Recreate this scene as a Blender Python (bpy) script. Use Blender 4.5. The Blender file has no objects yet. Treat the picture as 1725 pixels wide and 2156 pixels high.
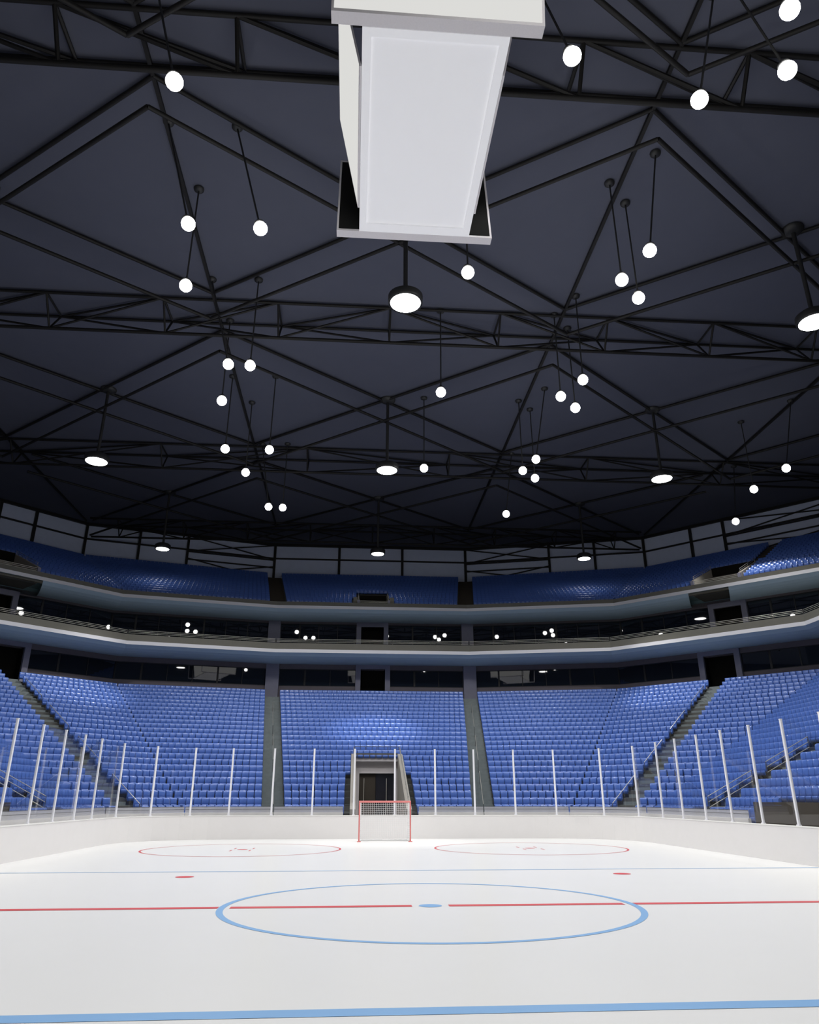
import bpy, math, random
import numpy as np
from mathutils import Vector, Matrix
random.seed(7)
SC = bpy.context.scene
COL = SC.collection

# ------------------------------------------------------------------ helpers
class MB:
    """collects shapes and links them as one mesh object"""
    def __init__(s): s.v = []; s.f = []; s.sm = []
    def add(s, vs, fs, smooth=False):
        o = len(s.v); s.v += [tuple(map(float, q)) for q in vs]
        s.f += [tuple(i + o for i in f) for f in fs]; s.sm += [smooth] * len(fs)
        return s
    def box(s, c, d, rz=0.0):
        hx, hy, hz = d[0] / 2, d[1] / 2, d[2] / 2
        ca, sa = math.cos(rz), math.sin(rz); vs = []
        for z in (-hz, hz):
            for x, y in ((-hx, -hy), (hx, -hy), (hx, hy), (-hx, hy)):
                vs.append((c[0] + x * ca - y * sa, c[1] + x * sa + y * ca, c[2] + z))
        return s.add(vs, [(3, 2, 1, 0), (4, 5, 6, 7), (0, 1, 5, 4), (1, 2, 6, 5), (2, 3, 7, 6), (3, 0, 4, 7)])
    def tube(s, a, b, r, n=6, r2=None, cap=True):
        a = Vector(a); b = Vector(b); d = (b - a).normalized(); r2 = r if r2 is None else r2
        u = d.cross(Vector((0, 0, 1)) if abs(d.z) < .95 else Vector((1, 0, 0))).normalized(); w = d.cross(u)
        vs = []
        for p_, rr in ((a, r), (b, r2)):
            for k in range(n):
                t = 2 * math.pi * (k + .5) / n; vs.append(p_ + (u * math.cos(t) + w * math.sin(t)) * rr)
        fs = [(k, (k + 1) % n, n + (k + 1) % n, n + k) for k in range(n)]
        s.add(vs, fs, n > 6)
        if cap: s.add(vs, [tuple(range(n - 1, -1, -1)), tuple(range(n, 2 * n))])
        return s
    def bar(s, a, b, w, h=None):
        """square bar between two points"""
        return s.tube(a, b, w * .7071, 4)
    def lathe(s, c, prof, n=20, smooth=True, axis=None):
        """prof: (radius, height) pairs; axis: direction of the height"""
        c = Vector(c); ax = Vector(axis or (0, 0, 1)).normalized()
        u = ax.cross(Vector((0, 1, 0)) if abs(ax.y) < .9 else Vector((1, 0, 0))).normalized(); w = ax.cross(u)
        vs = []
        for r, h in prof:
            for k in range(n):
                t = 2 * math.pi * k / n; vs.append(c + ax * h + (u * math.cos(t) + w * math.sin(t)) * max(r, 1e-4))
        fs = []
        for i in range(len(prof) - 1):
            for k in range(n):
                fs.append((i * n + k, i * n + (k + 1) % n, (i + 1) * n + (k + 1) % n, (i + 1) * n + k))
        return s.add(vs, fs, smooth)
    def quad(s, a, b, c, d): return s.add([a, b, c, d], [(0, 1, 2, 3)])
    def strip(s, lo, hi, smooth=False):
        """surface between two equally long point rows"""
        n = len(lo); return s.add(list(lo) + list(hi), [(i, i + 1, n + i + 1, n + i) for i in range(n - 1)], smooth)
    def prism(s, poly, z0, z1):
        n = len(poly); vs = [(x, y, z0) for x, y in poly] + [(x, y, z1) for x, y in poly]
        return s.add(vs, [tuple(range(n - 1, -1, -1)), tuple(range(n, 2 * n))] + [(i, (i + 1) % n, n + (i + 1) % n, n + i) for i in range(n)])
    def mesh(s, name, mat, off=(0, 0, 0)):
        me = bpy.data.meshes.new(name)
        me.from_pydata([(x - off[0], y - off[1], z - off[2]) for x, y, z in s.v], [], s.f)
        me.polygons.foreach_set('use_smooth', s.sm)
        me.materials.append(mat); me.update(); return me
    def build(s, name, mat, parent=None, kind=None, label=None, loc=None):
        off = world_loc(parent) if parent is not None else (loc or (0, 0, 0))
        o = bpy.data.objects.new(name, s.mesh(name, mat, off)); COL.objects.link(o)
        if parent is not None: o.parent = parent
        elif loc: o.location = loc
        if kind: o['kind'] = kind
        if label: o['label'] = label
        return o

def world_loc(o):
    v = Vector((0, 0, 0))
    while o is not None: v += o.location; o = o.parent
    return v

def tag(o, label, cat, group=None, kind=None):
    o['label'] = label; o['category'] = cat
    if group: o['group'] = group
    if kind: o['kind'] = kind
    return o
def thing(name, label, cat, loc=(0, 0, 0), group=None):
    o = bpy.data.objects.new(name, None); COL.objects.link(o); o.location = loc; o.empty_display_size = .2
    return tag(o, label, cat, group)

ORD = ['zeroth', 'first', 'second', 'third', 'fourth', 'fifth', 'sixth', 'seventh', 'eighth', 'ninth', 'tenth', 'eleventh', 'twelfth',
       'thirteenth', 'fourteenth', 'fifteenth', 'sixteenth', 'seventeenth', 'eighteenth', 'nineteenth', 'twentieth']
def ordn(k):
    if k <= 20: return ORD[k]
    t = {2: 'twenty', 3: 'thirty', 4: 'forty', 5: 'fifty', 6: 'sixty'}[k // 10]
    return t[:-1] + 'ieth' if k % 10 == 0 else t + '-' + ORD[k % 10]

# ------------------------------------------------------------------ materials
def mat(name, col, rough=.6, spec=.5, metal=0.0, noise=0.0, nscale=8.0, bump=0.0, emit=None, estr=0.0):
    m = bpy.data.materials.new(name); m.use_nodes = True
    nt = m.node_tree; b = nt.nodes['Principled BSDF']
    b.inputs['Base Color'].default_value = (*col, 1); b.inputs['Roughness'].default_value = rough
    b.inputs['Specular IOR Level'].default_value = spec; b.inputs['Metallic'].default_value = metal
    if noise or bump:
        tc = nt.nodes.new('ShaderNodeTexCoord'); n = nt.nodes.new('ShaderNodeTexNoise')
        n.inputs['Scale'].default_value = nscale; n.inputs['Detail'].default_value = 4
        nt.links.new(tc.outputs['Object'], n.inputs['Vector'])
        if noise:
            mp = nt.nodes.new('ShaderNodeMapRange'); mp.inputs[3].default_value = 1 - noise; mp.inputs[4].default_value = 1 + noise
            nt.links.new(n.outputs['Fac'], mp.inputs[0])
            mx = nt.nodes.new('ShaderNodeVectorMath'); mx.operation = 'SCALE'; mx.inputs[0].default_value = col
            nt.links.new(mp.outputs[0], mx.inputs['Scale']); nt.links.new(mx.outputs[0], b.inputs['Base Color'])
        if bump:
            bp = nt.nodes.new('ShaderNodeBump'); bp.inputs['Strength'].default_value = bump
            nt.links.new(n.outputs['Fac'], bp.inputs['Height']); nt.links.new(bp.outputs[0], b.inputs['Normal'])
    if emit:
        b.inputs['Emission Color'].default_value = (*emit, 1); b.inputs['Emission Strength'].default_value = estr
    return m

def glass_mat(name, tint, base=.04, edge=.96, haze=0.0):
    m = bpy.data.materials.new(name); m.use_nodes = True; nt = m.node_tree; nt.nodes.clear()
    out = nt.nodes.new('ShaderNodeOutputMaterial'); mix = nt.nodes.new('ShaderNodeMixShader')
    tr = nt.nodes.new('ShaderNodeBsdfTransparent'); gl = nt.nodes.new('ShaderNodeBsdfGlossy')
    tr.inputs[0].default_value = (*tint, 1); gl.inputs['Roughness'].default_value = 0.0
    lw = nt.nodes.new('ShaderNodeLayerWeight'); lw.inputs[0].default_value = .5
    pw = nt.nodes.new('ShaderNodeMath'); pw.operation = 'POWER'; pw.inputs[1].default_value = 5
    ma = nt.nodes.new('ShaderNodeMath'); ma.operation = 'MULTIPLY_ADD'; ma.inputs[1].default_value = edge; ma.inputs[2].default_value = base
    nt.links.new(lw.outputs['Facing'], pw.inputs[0]); nt.links.new(pw.outputs[0], ma.inputs[0]); nt.links.new(ma.outputs[0], mix.inputs[0])
    if haze:
        df = nt.nodes.new('ShaderNodeBsdfDiffuse'); df.inputs[0].default_value = (.88, .88, .94, 1)
        m2 = nt.nodes.new('ShaderNodeMixShader'); m2.inputs[0].default_value = haze
        nt.links.new(tr.outputs[0], m2.inputs[1]); nt.links.new(df.outputs[0], m2.inputs[2]); nt.links.new(m2.outputs[0], mix.inputs[1])
    else: nt.links.new(tr.outputs[0], mix.inputs[1])
    nt.links.new(gl.outputs[0], mix.inputs[2]); nt.links.new(mix.outputs[0], out.inputs[0])
    return m

LAMP = 8.5
M = dict(
    ice=mat('ice', (.80, .80, .79), .32, .35, noise=.012, nscale=.6),
    red=mat('red_ice_paint', (.62, .045, .05), .4), blue=mat('blue_ice_paint', (.19, .40, .70), .4),
    board=mat('white_board_plastic', (.80, .78, .77), .45, .3, noise=.02, nscale=2),
    cap=mat('board_cap', (.86, .85, .82), .4),
    post=mat('white_post_enamel', (.82, .82, .86), .4),
    shield=glass_mat('rink_shield', (.985, .988, .99), .03, .96),
    plinth=mat('pale_plinth', (.88, .86, .84), .7, .3, noise=.05, nscale=2),
    guard=glass_mat('guard_screen', (.62, .62, .62), .04, .9, haze=.5),
    seat=mat('blue_seat_plastic', (.080, .165, .52), .27, .6, noise=.05, nscale=3),
    concrete=mat('stand_concrete', (.10, .10, .095), .8, .3, noise=.15, nscale=1.3),
    aisle=mat('aisle_concrete', (.17, .195, .20), .75, .3, noise=.25, nscale=3),
    wallgrey=mat('grey_painted_wall', (.20, .19, .19), .8, .3, noise=.08, nscale=2),
    vomwall=mat('beige_entrance_wall', (.42, .38, .33), .8, .3, noise=.05, nscale=2),
    tunnelside=mat('tunnel_side_wall', (.36, .34, .31), .8, .3, noise=.06, nscale=2),
    tunnelwall=mat('tunnel_wall', (.72, .68, .70), .8, .3, noise=.05, nscale=2),
    band=mat('suite_band', (.17, .15, .165), .8, .3, noise=.1, nscale=2),
    frame=mat('lilac_grey_frame', (.24, .24, .31), .7, .3, noise=.08, nscale=2),
    suite=mat('dark_suite_glass', (.010, .015, .026), .015, 1.0),
    mullion=mat('black_mullion', (.006, .006, .007), .5),
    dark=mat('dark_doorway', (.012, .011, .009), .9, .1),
    darkbrown=mat('dark_brown_recess', (.07, .06, .05), .9, .1),
    strip=mat('white_fascia_strip', (.80, .80, .84), .6, .3),
    parapet=mat('olive_grey_parapet', (.17, .165, .14), .75, .3, noise=.08, nscale=2),
    soffit=mat('soffit_blue_bounce', (.52, .70, .88), .75, .3, noise=.04, nscale=3),  # blue light bounced from the seats is put into this colour
    recess=mat('dark_recess_surface', (.16, .26, .30), .7, .3),  # recess surfaces, darker than the soffit around them
    ceil=mat('ceiling_panel', (.104, .110, .146), .9, .15, noise=.05, nscale=.8),
    upwall=mat('upper_wall_panel', (.62, .68, .84), .85, .2, noise=.06, nscale=1.5),
    steel=mat('black_steel', (.012, .011, .010), .55, .3),
    rail=mat('brushed_rail', (.62, .60, .54), .3, .5, metal=.6),
    darkrail=mat('dark_rail', (.05, .05, .05), .5),
    housing=mat('lamp_housing', (.02, .02, .02), .5),
    glow=mat('lamp_glow', (.9, .9, .9), .4, emit=(1, .99, .965), estr=LAMP),
    dimglow=mat('dim_lamp_glow', (.9, .9, .9), .4, emit=(1, .99, .965), estr=5.0),
    box=mat('scoreboard_white', (.93, .93, .95), .5, .3, noise=.01),
    boxframe=mat('scoreboard_frame', (.80, .77, .79), .6, .3, noise=.05, nscale=20),
    screen=mat('lit_screen', (.01, .01, .01), .8, 0, emit=(1, .995, .965), estr=.283),
    added_underglow=mat('underside_added_glow', (.88, .88, .90), .6, .2, emit=(.97, .97, 1), estr=.085),  # white underside is no lamp; a faint glow is added to brighten it
    boxback=mat('scoreboard_back', (.012, .012, .012), .8, .1),
    net=mat('white_net', (.85, .85, .85), .7), goalred=mat('goal_red', (.70, .20, .19), .35), goalwhite=mat('goal_white', (.85, .85, .85), .4),
    pan=mat('door_leaf_glass', (.012, .013, .022), .2, .6),
)

_b = M['seat'].node_tree.nodes['Principled BSDF']; _b.inputs['Coat Weight'].default_value = .3; _b.inputs['Coat Roughness'].default_value = .1

# ------------------------------------------------------------------ camera (from the rink markings)
CF, CPHI, CTH = 1546.97, 0.37179, 0.07434
CP = Vector((-1.7771, -17.7959, 2.1602))
cam = bpy.data.cameras.new('camera'); camo = bpy.data.objects.new('camera', cam); COL.objects.link(camo)
cam.sensor_fit = 'VERTICAL'; cam.sensor_height = 24.0; cam.lens = CF / 2156 * 24.0
cam.clip_start = .05; cam.clip_end = 400
camo.location = CP; camo.rotation_euler = (math.pi / 2 + CPHI, 0, -CTH)
SC.camera = camo
FW = Vector((math.sin(CTH) * math.cos(CPHI), math.cos(CTH) * math.cos(CPHI), math.sin(CPHI)))
RT = Vector((math.cos(CTH), -math.sin(CTH), 0)); UP = RT.cross(FW)
def px(q):
    d = Vector(q) - CP; z = d.dot(FW)
    return 862.5 + CF * d.dot(RT) / z, 1078 - CF * d.dot(UP) / z, z

# ------------------------------------------------------------------ plan of the bowl
def S(n): return ((6.5 + .125 * n, 31.2 + .9666 * n), (11.8 + .4667 * n, 30.05 + .8833 * n), (15.45 + .8354 * n, 26 + .533 * n))
def U(k):
    t = k / 15.0
    L = lambda a, b: (a[0] + (b[0] - a[0]) * t, a[1] + (b[1] - a[1]) * t)
    return L((10.05, 59), (12.2, 72.8)), L((25.2, 55.4), (33.6, 66.7)), L((39.5, 41.1), (51.6, 48.7))
WR = ((12.4, 74), (34.2, 67.8), (52.4, 49.6))
YEND = -16.0
def poly(r, yend=YEND):
    P, A, B = r
    return [(-B[0], yend), (-B[0], B[1]), (-A[0], A[1]), (-P[0], P[1]), (P[0], P[1]), (A[0], A[1]), (B[0], B[1]), (B[0], yend)]
def at_z(pl, z): return [(x, y, z) for x, y in pl]
def seatz(n): return 1.786 + .4183 * n
def tread(n): return seatz(n) - .85
def utread(k): return 21.10 + .457 * k
def lerp(a, b, t): return tuple(a[i] + (b[i] - a[i]) * t for i in range(len(a)))
def sweep(mb, prof, smooth=False):
    """prof: list of (polyline, z)"""
    for (p0, z0), (p1, z1) in zip(prof[:-1], prof[1:]): mb.strip(at_z(p0, z0), at_z(p1, z1), smooth)

# ------------------------------------------------------------------ floor and ice
MB().box((0, 20, -.12), (140, 130, .2)).build('floor', M['concrete'], kind='structure')
RX, RY, RR = 14.05, 28.35, 5.0
def rrect(off=0.0, seg=10):
    x, y, r = RX + off, RY + off, RR + off; pts = []
    for cx, cy, a0 in ((x - r, y - r, 0), (-x + r, y - r, 90), (-x + r, -y + r, 180), (x - r, -y + r, 270)):
        for i in range(seg + 1):
            a = math.radians(a0 + 90 * i / seg); pts.append((cx + r * math.cos(a), cy + r * math.sin(a)))
    return pts
ice = MB().prism(rrect(.04), -.02, 0.0).build('ice_sheet', M['ice'])
tag(ice, 'smooth white ice sheet painted with red and blue hockey markings', 'ice rink')
ZL = .004
def ring_flat(c, r0, r1, n=128):
    mb = MB()
    a = [(c[0] + r0 * math.cos(2 * math.pi * i / n), c[1] + r0 * math.sin(2 * math.pi * i / n), ZL) for i in range(n + 1)]
    b = [(c[0] + r1 * math.cos(2 * math.pi * i / n), c[1] + r1 * math.sin(2 * math.pi * i / n), ZL) for i in range(n + 1)]
    return mb.strip(b, a)
def flat(x0, x1, y0, y1): return MB().quad((x0, y0, ZL), (x1, y0, ZL), (x1, y1, ZL), (x0, y1, ZL))
def disc(c, r, n=48): return MB().add([(c[0] + r * math.cos(2 * math.pi * i / n), c[1] + r * math.sin(2 * math.pi * i / n), ZL) for i in range(n)], [tuple(range(n))])
for x0, x1 in ((-13.95, -4.52), (-4.27, -.40), (.40, 4.27), (4.52, 13.95)):
    flat(x0, x1, -.14, .14).build('red_line', M['red'], ice)
flat(-13.95, 13.95, 8.33, 8.45).build('blue_line', M['blue'], ice)
flat(-13.95, 13.95, -8.55, -8.25).build('blue_line', M['blue'], ice)
ring_flat((0, 0), 4.37, 4.51).build('center_circle', M['blue'], ice)
disc((0, 0), .25).build('center_dot', M['blue'], ice)
for s in (-1, 1):
    disc((s * 6.61, 6.76), .27).build('neutral_dot', M['red'], ice)
    c = (s * 6.62, 19.3)
    ring_flat(c, 4.38, 4.47).build('faceoff_circle', M['red'], ice)
    disc(c, .24).build('faceoff_dot', M['red'], ice)
    for sx in (-1, 1):
        for sy in (-1, 1):
            hx = c[0] + sx * .42; hy = c[1] + sy * .75
            flat(hx - .03, hx + .03, hy - .35, hy + .35).build('faceoff_tick', M['red'], ice)

# dasher boards
bm = MB(); n = 44
outer, inner = rrect(.14), rrect(0)
outer.append(outer[0]); inner.append(inner[0])
bm.strip(at_z(inner, 0), at_z(inner, 1.22)); bm.strip(at_z(outer, 1.22), at_z(outer, 0)); bm.strip(at_z(inner, 1.22), at_z(outer, 1.22))
boards = bm.build('dasher_boards', M['board'])
tag(boards, 'smooth white boards running round the edge of the ice', 'rink boards')
cm = MB(); o2, i2 = rrect(.155), rrect(-.015); o2.append(o2[0]); i2.append(i2[0])
cm.strip(at_z(i2, 1.215), at_z(i2, 1.255)); cm.strip(at_z(o2, 1.255), at_z(o2, 1.215)); cm.strip(at_z(i2, 1.255), at_z(o2, 1.255))
cm.build('cap_rail', M['cap'], boards)

# posts and panes of the rink shield
def arc(a): return (RX - RR + (RR + .07) * math.cos(math.radians(a)), RY - RR + (RR + .07) * math.sin(math.radians(a)))
right = [(RX + .07, y) for y in (4.6, 7.0, 9.43, 11.85, 14.28, 16.7, 19.14, 21.6)] + [arc(14), arc(43), arc(75)]
end = [(x, RY + .07) for x in (7.95, 5.53, 3.19, .79, -1.6, -4.0, -6.33, -8.75)]
left = [(-x, y) for x, y in (arc(69), arc(43), arc(14))] + [(-RX - .07, y) for y in (21.22, 18.78, 16.26, 13.76, 11.26, 8.8, 6.3)]
posts = right + end + left
ZB, ZT = 1.255, 4.90
def side_name(k):
    if k < len(right): return 'right side boards', k + 1, 'from the near end'
    if k < len(right) + len(end): return 'far end boards behind the goal', k - len(right) + 1, 'from the right'
    return 'left side boards', len(posts) - k, 'from the near end'
for k, (x, y) in enumerate(posts):
    a = posts[max(0, k - 1)]; b = posts[min(len(posts) - 1, k + 1)]; rz = math.atan2(b[1] - a[1], b[0] - a[0])
    s_, i_, f_ = side_name(k)
    mb = MB().box((x, y, (ZB + ZT) / 2), (.10, .07, ZT - ZB), rz)
    o = mb.build('shield_post', M['post'], loc=(x, y, ZB))
    tag(o, f'slim white post on {s_}, {ordn(i_)} {f_}', 'post', 'upright posts of the rink shield')
    MB().box((x, y, ZB + .02), (.17, .11, .04), rz).build('base_plate', M['post'], o)
    MB().box((x, y, ZT + .012), (.115, .085, .03), rz).build('end_cap', M['post'], o)
for k in range(len(posts) - 1):
    a, b = Vector((*posts[k], 0)), Vector((*posts[k + 1], 0)); d = (b - a).normalized(); ins = .15 if 6 < k < len(right) + 1 or len(posts) - 10 < k < len(posts) - 5 else .085; a2 = a + d * ins; b2 = b - d * ins
    s_, i_, f_ = side_name(k if k < len(right) + len(end) else k + 1)
    if k == len(right) - 1: s_, i_, f_ = 'corner between right side and far end', 1, 'from the near end'
    if k == len(right) + len(end) - 1: s_, i_, f_ = 'corner between left side and far end', 1, 'from the near end'
    c = (a2 + b2) / 2
    o = MB().box((c.x, c.y, (ZB + ZT) / 2 + .01), ((b2 - a2).length, .012, ZT - ZB - .06), math.atan2(d.y, d.x)).build('glass_barrier', M['shield'], loc=(c.x, c.y, ZB))
    tag(o, f'tall clear glass, {s_}, {ordn(i_)} {f_}', 'glass', 'clear panes of the rink shield')

# ------------------------------------------------------------------ goal
gy, gx0, gx1, gz = 25.2, -1.29, 1.47, 2.0
goal = thing('hockey_goal', 'red framed hockey goal with white net on the ice before the far boards', 'goal', ((gx0 + gx1) / 2, gy, 0))
for x in (gx0, gx1):
    MB().tube((x, gy, 0.0), (x, gy, gz - .03), .038, 10).build('goal_post', M['goalred'], goal)
    MB().box((x, gy, .015), (.20, .16, .03)).build('base_plate', M['goalred'], goal)
MB().tube((gx0 - .03, gy, gz), (gx1 + .03, gy, gz), .045, 10).build('crossbar', M['goalred'], goal)
bx = lambda t: gx0 + (gx1 - gx0) * t
mb = MB(); dp = .95
fr = [(gx0, gy + .02, .05), (gx0 + .12, gy + dp, .05), (gx1 - .12, gy + dp, .05), (gx1, gy + .02, .05)]
for a, b in zip(fr[:-1], fr[1:]): mb.tube(a, b, .04, 8)
mb.build('base_frame', M['goalwhite'], goal)
mb = MB(); td = .45
tf = [(gx0, gy + .02, gz - .01), (gx0 + .1, gy + td, gz - .03), (gx1 - .1, gy + td, gz - .03), (gx1, gy + .02, gz - .01)]
for a, b in zip(tf[:-1], tf[1:]): mb.tube(a, b, .03, 8)
mb.build('top_frame', M['goalred'], goal)
mb = MB(); NX, NZ = 25, 18; w = .009
for i in range(NX + 1):
    t = i / NX; x0 = bx(t); xb = gx0 + .1 + (gx1 - gx0 - .2) * t; xf = gx0 + .12 + (gx1 - gx0 - .24) * t
    mb.tube((x0, gy + .02, gz - .02), (xb, gy + td, gz - .04), w, 4, cap=False); mb.tube((xb, gy + td, gz - .04), (xf, gy + dp, .08), w, 4, cap=False)
for j in range(NZ + 1):
    t = j / NZ; y = gy + td + (dp - td) * t; z = gz - .04 + (.08 - gz + .04) * t; i_ = .1 + .02 * t
    mb.tube((gx0 + i_, y, z), (gx1 - i_, y, z), w, 4, cap=False)
    mb.tube((gx0, gy + .03, z), (gx0 + i_, y, z), w, 4, cap=False); mb.tube((gx1, gy + .03, z), (gx1 - i_, y, z), w, 4, cap=False)
for j in range(1, 4):
    y = gy + td * j / 4; mb.tube((gx0 + .02 * j, y, gz - .03), (gx1 - .02 * j, y, gz - .03), w, 4, cap=False)
for s, x in ((1, gx0), (-1, gx1)):
    for j in range(1, 8):
        t = j / 8; mb.tube((x + s * .1 * t, gy + td * t, gz - .04), (x + s * .12 * t, gy + dp * t, .08), w, 4, cap=False)
mb.build('net', M['net'], goal)

# ------------------------------------------------------------------ lower stand
NR = 25
mb = MB()
prof = [(poly(S(-.62)), 0.0)]
for k in range(NR):
    f = -.62 + k
    prof += [(poly(S(f)), tread(k)), (poly(S(f + 1 if k < NR - 1 else 26.3)), tread(k))]
def tunnel_cut(prof, mb, tun):
    """sweeps the stepped profile but leaves the tunnel notch open in the middle block"""
    for (p0, z0), (p1, z1) in zip(prof[:-1], prof[1:]):
        a, b = at_z(p0, z0), at_z(p1, z1)
        ym = (p0[4][1] + p1[4][1]) / 2
        if ym < tun[0]:
            for i in range(7):
                if i != 3: mb.quad(a[i], a[i + 1], b[i + 1], b[i])
            for x0, x1 in ((None, tun[1]), (tun[2], None)):
                l0 = a[3][0] if x0 is None else x0; l1 = b[3][0] if x0 is None else x0
                r0 = a[4][0] if x1 is None else x1; r1 = b[4][0] if x1 is None else x1
                mb.quad((l0, a[3][1], a[3][2]), (r0, a[4][1], a[4][2]), (r1, b[4][1], b[4][2]), (l1, b[3][1], b[3][2]))
        else: mb.strip(a, b)
TX0, TX1, TY = -1.48, 1.62, 39.75
tunnel_cut(prof, mb, (TY, TX0, TX1))
mb.build('lower_stand_slab', M['concrete'], kind='structure')

# guard screen along the foot of the stand
g = poly(S(-.75), 4.0)
names = ['left side stand', 'left corner stand', 'left end block', 'centre end block', 'right end block', 'right corner stand', 'right side stand']
for i in range(7):
    a, b = Vector((*g[i], 0)), Vector((*g[i + 1], 0))
    segs = [(a, b)]
    if i == 3: segs = [(a, Vector((-2.2, a.y, 0))), (Vector((2.35, a.y, 0)), b)]
    if i == 6: segs = [(a, Vector((a.x, 14.2, 0)))]
    for q, (u, v) in enumerate(segs):
        d = (v - u); L = d.length; d.normalize(); c = (u + v) / 2; rz = math.atan2(d.y, d.x)
        extra = (', left of tunnel', ', right of tunnel')[q] if i == 3 else ''
        t = thing('guard_screen', f'low smoky guard screen at the foot of the {names[i]}{extra}', 'barrier', (c.x, c.y, 0), 'guard screens before the front row')
        MB().box((c.x, c.y, .69), (L - .05, .12, 1.38), rz).build('plinth', M['plinth'], t)
        MB().box((c.x, c.y, 1.54), (L - .08, .014, .32), rz).build('screen_panel', M['guard'], t)
        r = MB()
        for z in (1.56, 1.70): r.tube(u + d * .04 + Vector((0, 0, z)), v - d * .04 + Vector((0, 0, z)), .012, 6)
        r.build('rail', M['darkrail'], t)

# aisles: darker flights of half steps
def flight(name, ptfun, n0, n1, width, z_of, m, nstep=2):
    """steps along ptfun(n) -> (x, y, heading)"""
    mb = MB()
    for k in range(n0, n1):
        x0, y0, rz = ptfun(k - .62); x1, y1, _ = ptfun(k + .38); xm, ym, _ = ptfun(k - .12)
        d = math.hypot(x1 - x0, y1 - y0)
        z = z_of(k); h = z_of(k + 1) - z
        mb.box((xm, ym, z + .025 - (h / 2 + .025) / 2), (width, d + .03, h / 2 + .025), rz)
        xh, yh, _ = ptfun(k + .38 - .22)
        mb.box((xh, yh, z + h / 4), (width, d * .44, h / 2), rz)
    return mb.build(name, m, kind='structure')
def ring_flight(name, R_, s, n1, hw, z_of, m):
    """steps that bend with the rows at the end of the middle block"""
    mb = MB()
    def row(f):
        P, A, B = R_(f); L = math.hypot(A[0] - P[0], A[1] - P[1]); u = ((A[0] - P[0]) / L, (A[1] - P[1]) / L)
        return [(s * (P[0] - hw), P[1]), (s * P[0], P[1]), (s * (P[0] + u[0] * hw), P[1] + u[1] * hw)]
    def step(f0, f1, z0, z1):
        p_ = row(f0) + row(f1)[::-1]; mb.prism(p_ if s > 0 else p_[::-1], z0, z1)
    for k in range(n1):
        z = z_of(k); h = z_of(k + 1) - z
        step(k - .635, k + .38, z - h / 2, z + .025); step(k + .13, k + .38, z, z + h / 2)
    return mb.build(name, m, kind='structure')
def end_aisle(s): return lambda n: (s * (6.5 + .124 * n), 31.2 + .9666 * n - .05, 0.0)
for s in (-1, 1): ring_flight('aisle_steps', S, s, NR, .69, tread, M['aisle'])
def corner_pt(n, al, s):
    P, A, B = S(n); d = 1 / math.sqrt(2); return (s * (A[0] + al * d), A[1] - al * d)
def corner_al(n): return 3.35 + (9.3 - 3.35) * n / 24
def corner_aisle(s): return lambda n: (*corner_pt(n, corner_al(n), s), -s * math.pi / 4)
for s in (-1, 1): flight('aisle_steps', corner_aisle(s), 0, NR, 1.4, tread, M['aisle'])
def side_aisle(s): return lambda n: (s * (15.45 + .8354 * n), 19.9, -s * math.pi / 2)
for s in (-1, 1): flight('aisle_steps', side_aisle(s), 0, NR, 1.9, tread, M['aisle'])
# steps either side of the tunnel
for x0, x1 in ((-2.15, -1.83), (1.97, 2.30)):
    mb = MB()
    for k in range(6): mb.box(((x0 + x1) / 2, 31.2 + .9666 * (k - .12), tread(k) + .012), (x1 - x0, .96, .03))
    mb.build('aisle_steps', M['aisle'], kind='structure')

# ------------------------------------------------------------------ tunnel through the centre block
tun = thing('entrance_tunnel', 'grey walled players tunnel cut into the centre block behind the goal', 'tunnel', ((TX0 + TX1) / 2, 36, 0))
for x, sx in ((TX0, -1), (TX1, 1)):
    xo = x + sx * .34
    ys = [30.4, 31.4, TY + .4]
    ztop = lambda y: min(5.35, max(1.55, 1.75 + (y - 30.9) * .405))
    mb = MB(); nseg = 10; yy = [30.4 + (TY + .4 - 30.4) * i / nseg for i in range(nseg + 1)]
    for xa in (x, xo): mb.strip([(xa, y, 0) for y in yy], [(xa, y, ztop(y)) for y in yy])
    mb.strip([(x, y, ztop(y)) for y in yy], [(xo, y, ztop(y)) for y in yy])
    mb.quad((x, yy[0], 0), (xo, yy[0], 0), (xo, yy[0], ztop(yy[0])), (x, yy[0], ztop(yy[0])))
    mb.build('side_wall', M['tunnelside'], tun)
    r = MB(); xr = x + sx * .17
    for dz in (.22, .42): r.tube((xr, 31.2, ztop(31.2) + dz), (xr, TY + .2, ztop(TY) + dz), .022, 6)
    for y in (31.3, 33.4, 35.5, 37.6, TY + .1): r.tube((xr, y, ztop(y)), (xr, y, ztop(y) + .42), .02, 6)
    r.build('handrail', M['rail'], tun)
MB().box(((TX0 + TX1) / 2, TY + .30, 5.13), (TX1 - TX0, .5, .36)).build('lintel', M['concrete'], tun)
MB().box(((TX0 + TX1) / 2, TY + .30, 4.42), (TX1 - TX0, .4, 1.06)).build('header_wall', M['tunnelwall'], tun)
r = MB()
for dz in (.15, .45): r.tube((TX0 - .1, TY + .15, 5.31 + dz), (TX1 + .1, TY + .15, 5.31 + dz), .02, 6)
for t in (0, .25, .5, .75, 1): r.tube((TX0 - .1 + (TX1 - TX0 + .2) * t, TY + .15, 5.3), (TX0 - .1 + (TX1 - TX0 + .2) * t, TY + .15, 5.77), .02, 6)
r.build('top_rail', M['darkrail'], tun)
for x0, x1 in ((TX0, -1.2), (1.42, TX1)): MB().box(((x0 + x1) / 2, TY + .30, 1.95), (x1 - x0, .4, 3.9)).build('jamb', M['tunnelwall'], tun)
mb = MB().box(((TX0 + TX1) / 2, TY + 5.0, 2.0), (3.1, .1, 4.0))
for x in (TX0, TX1): mb.box((x, TY + 3.0, 2.0), (.1, 4.0, 4.0))
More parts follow.
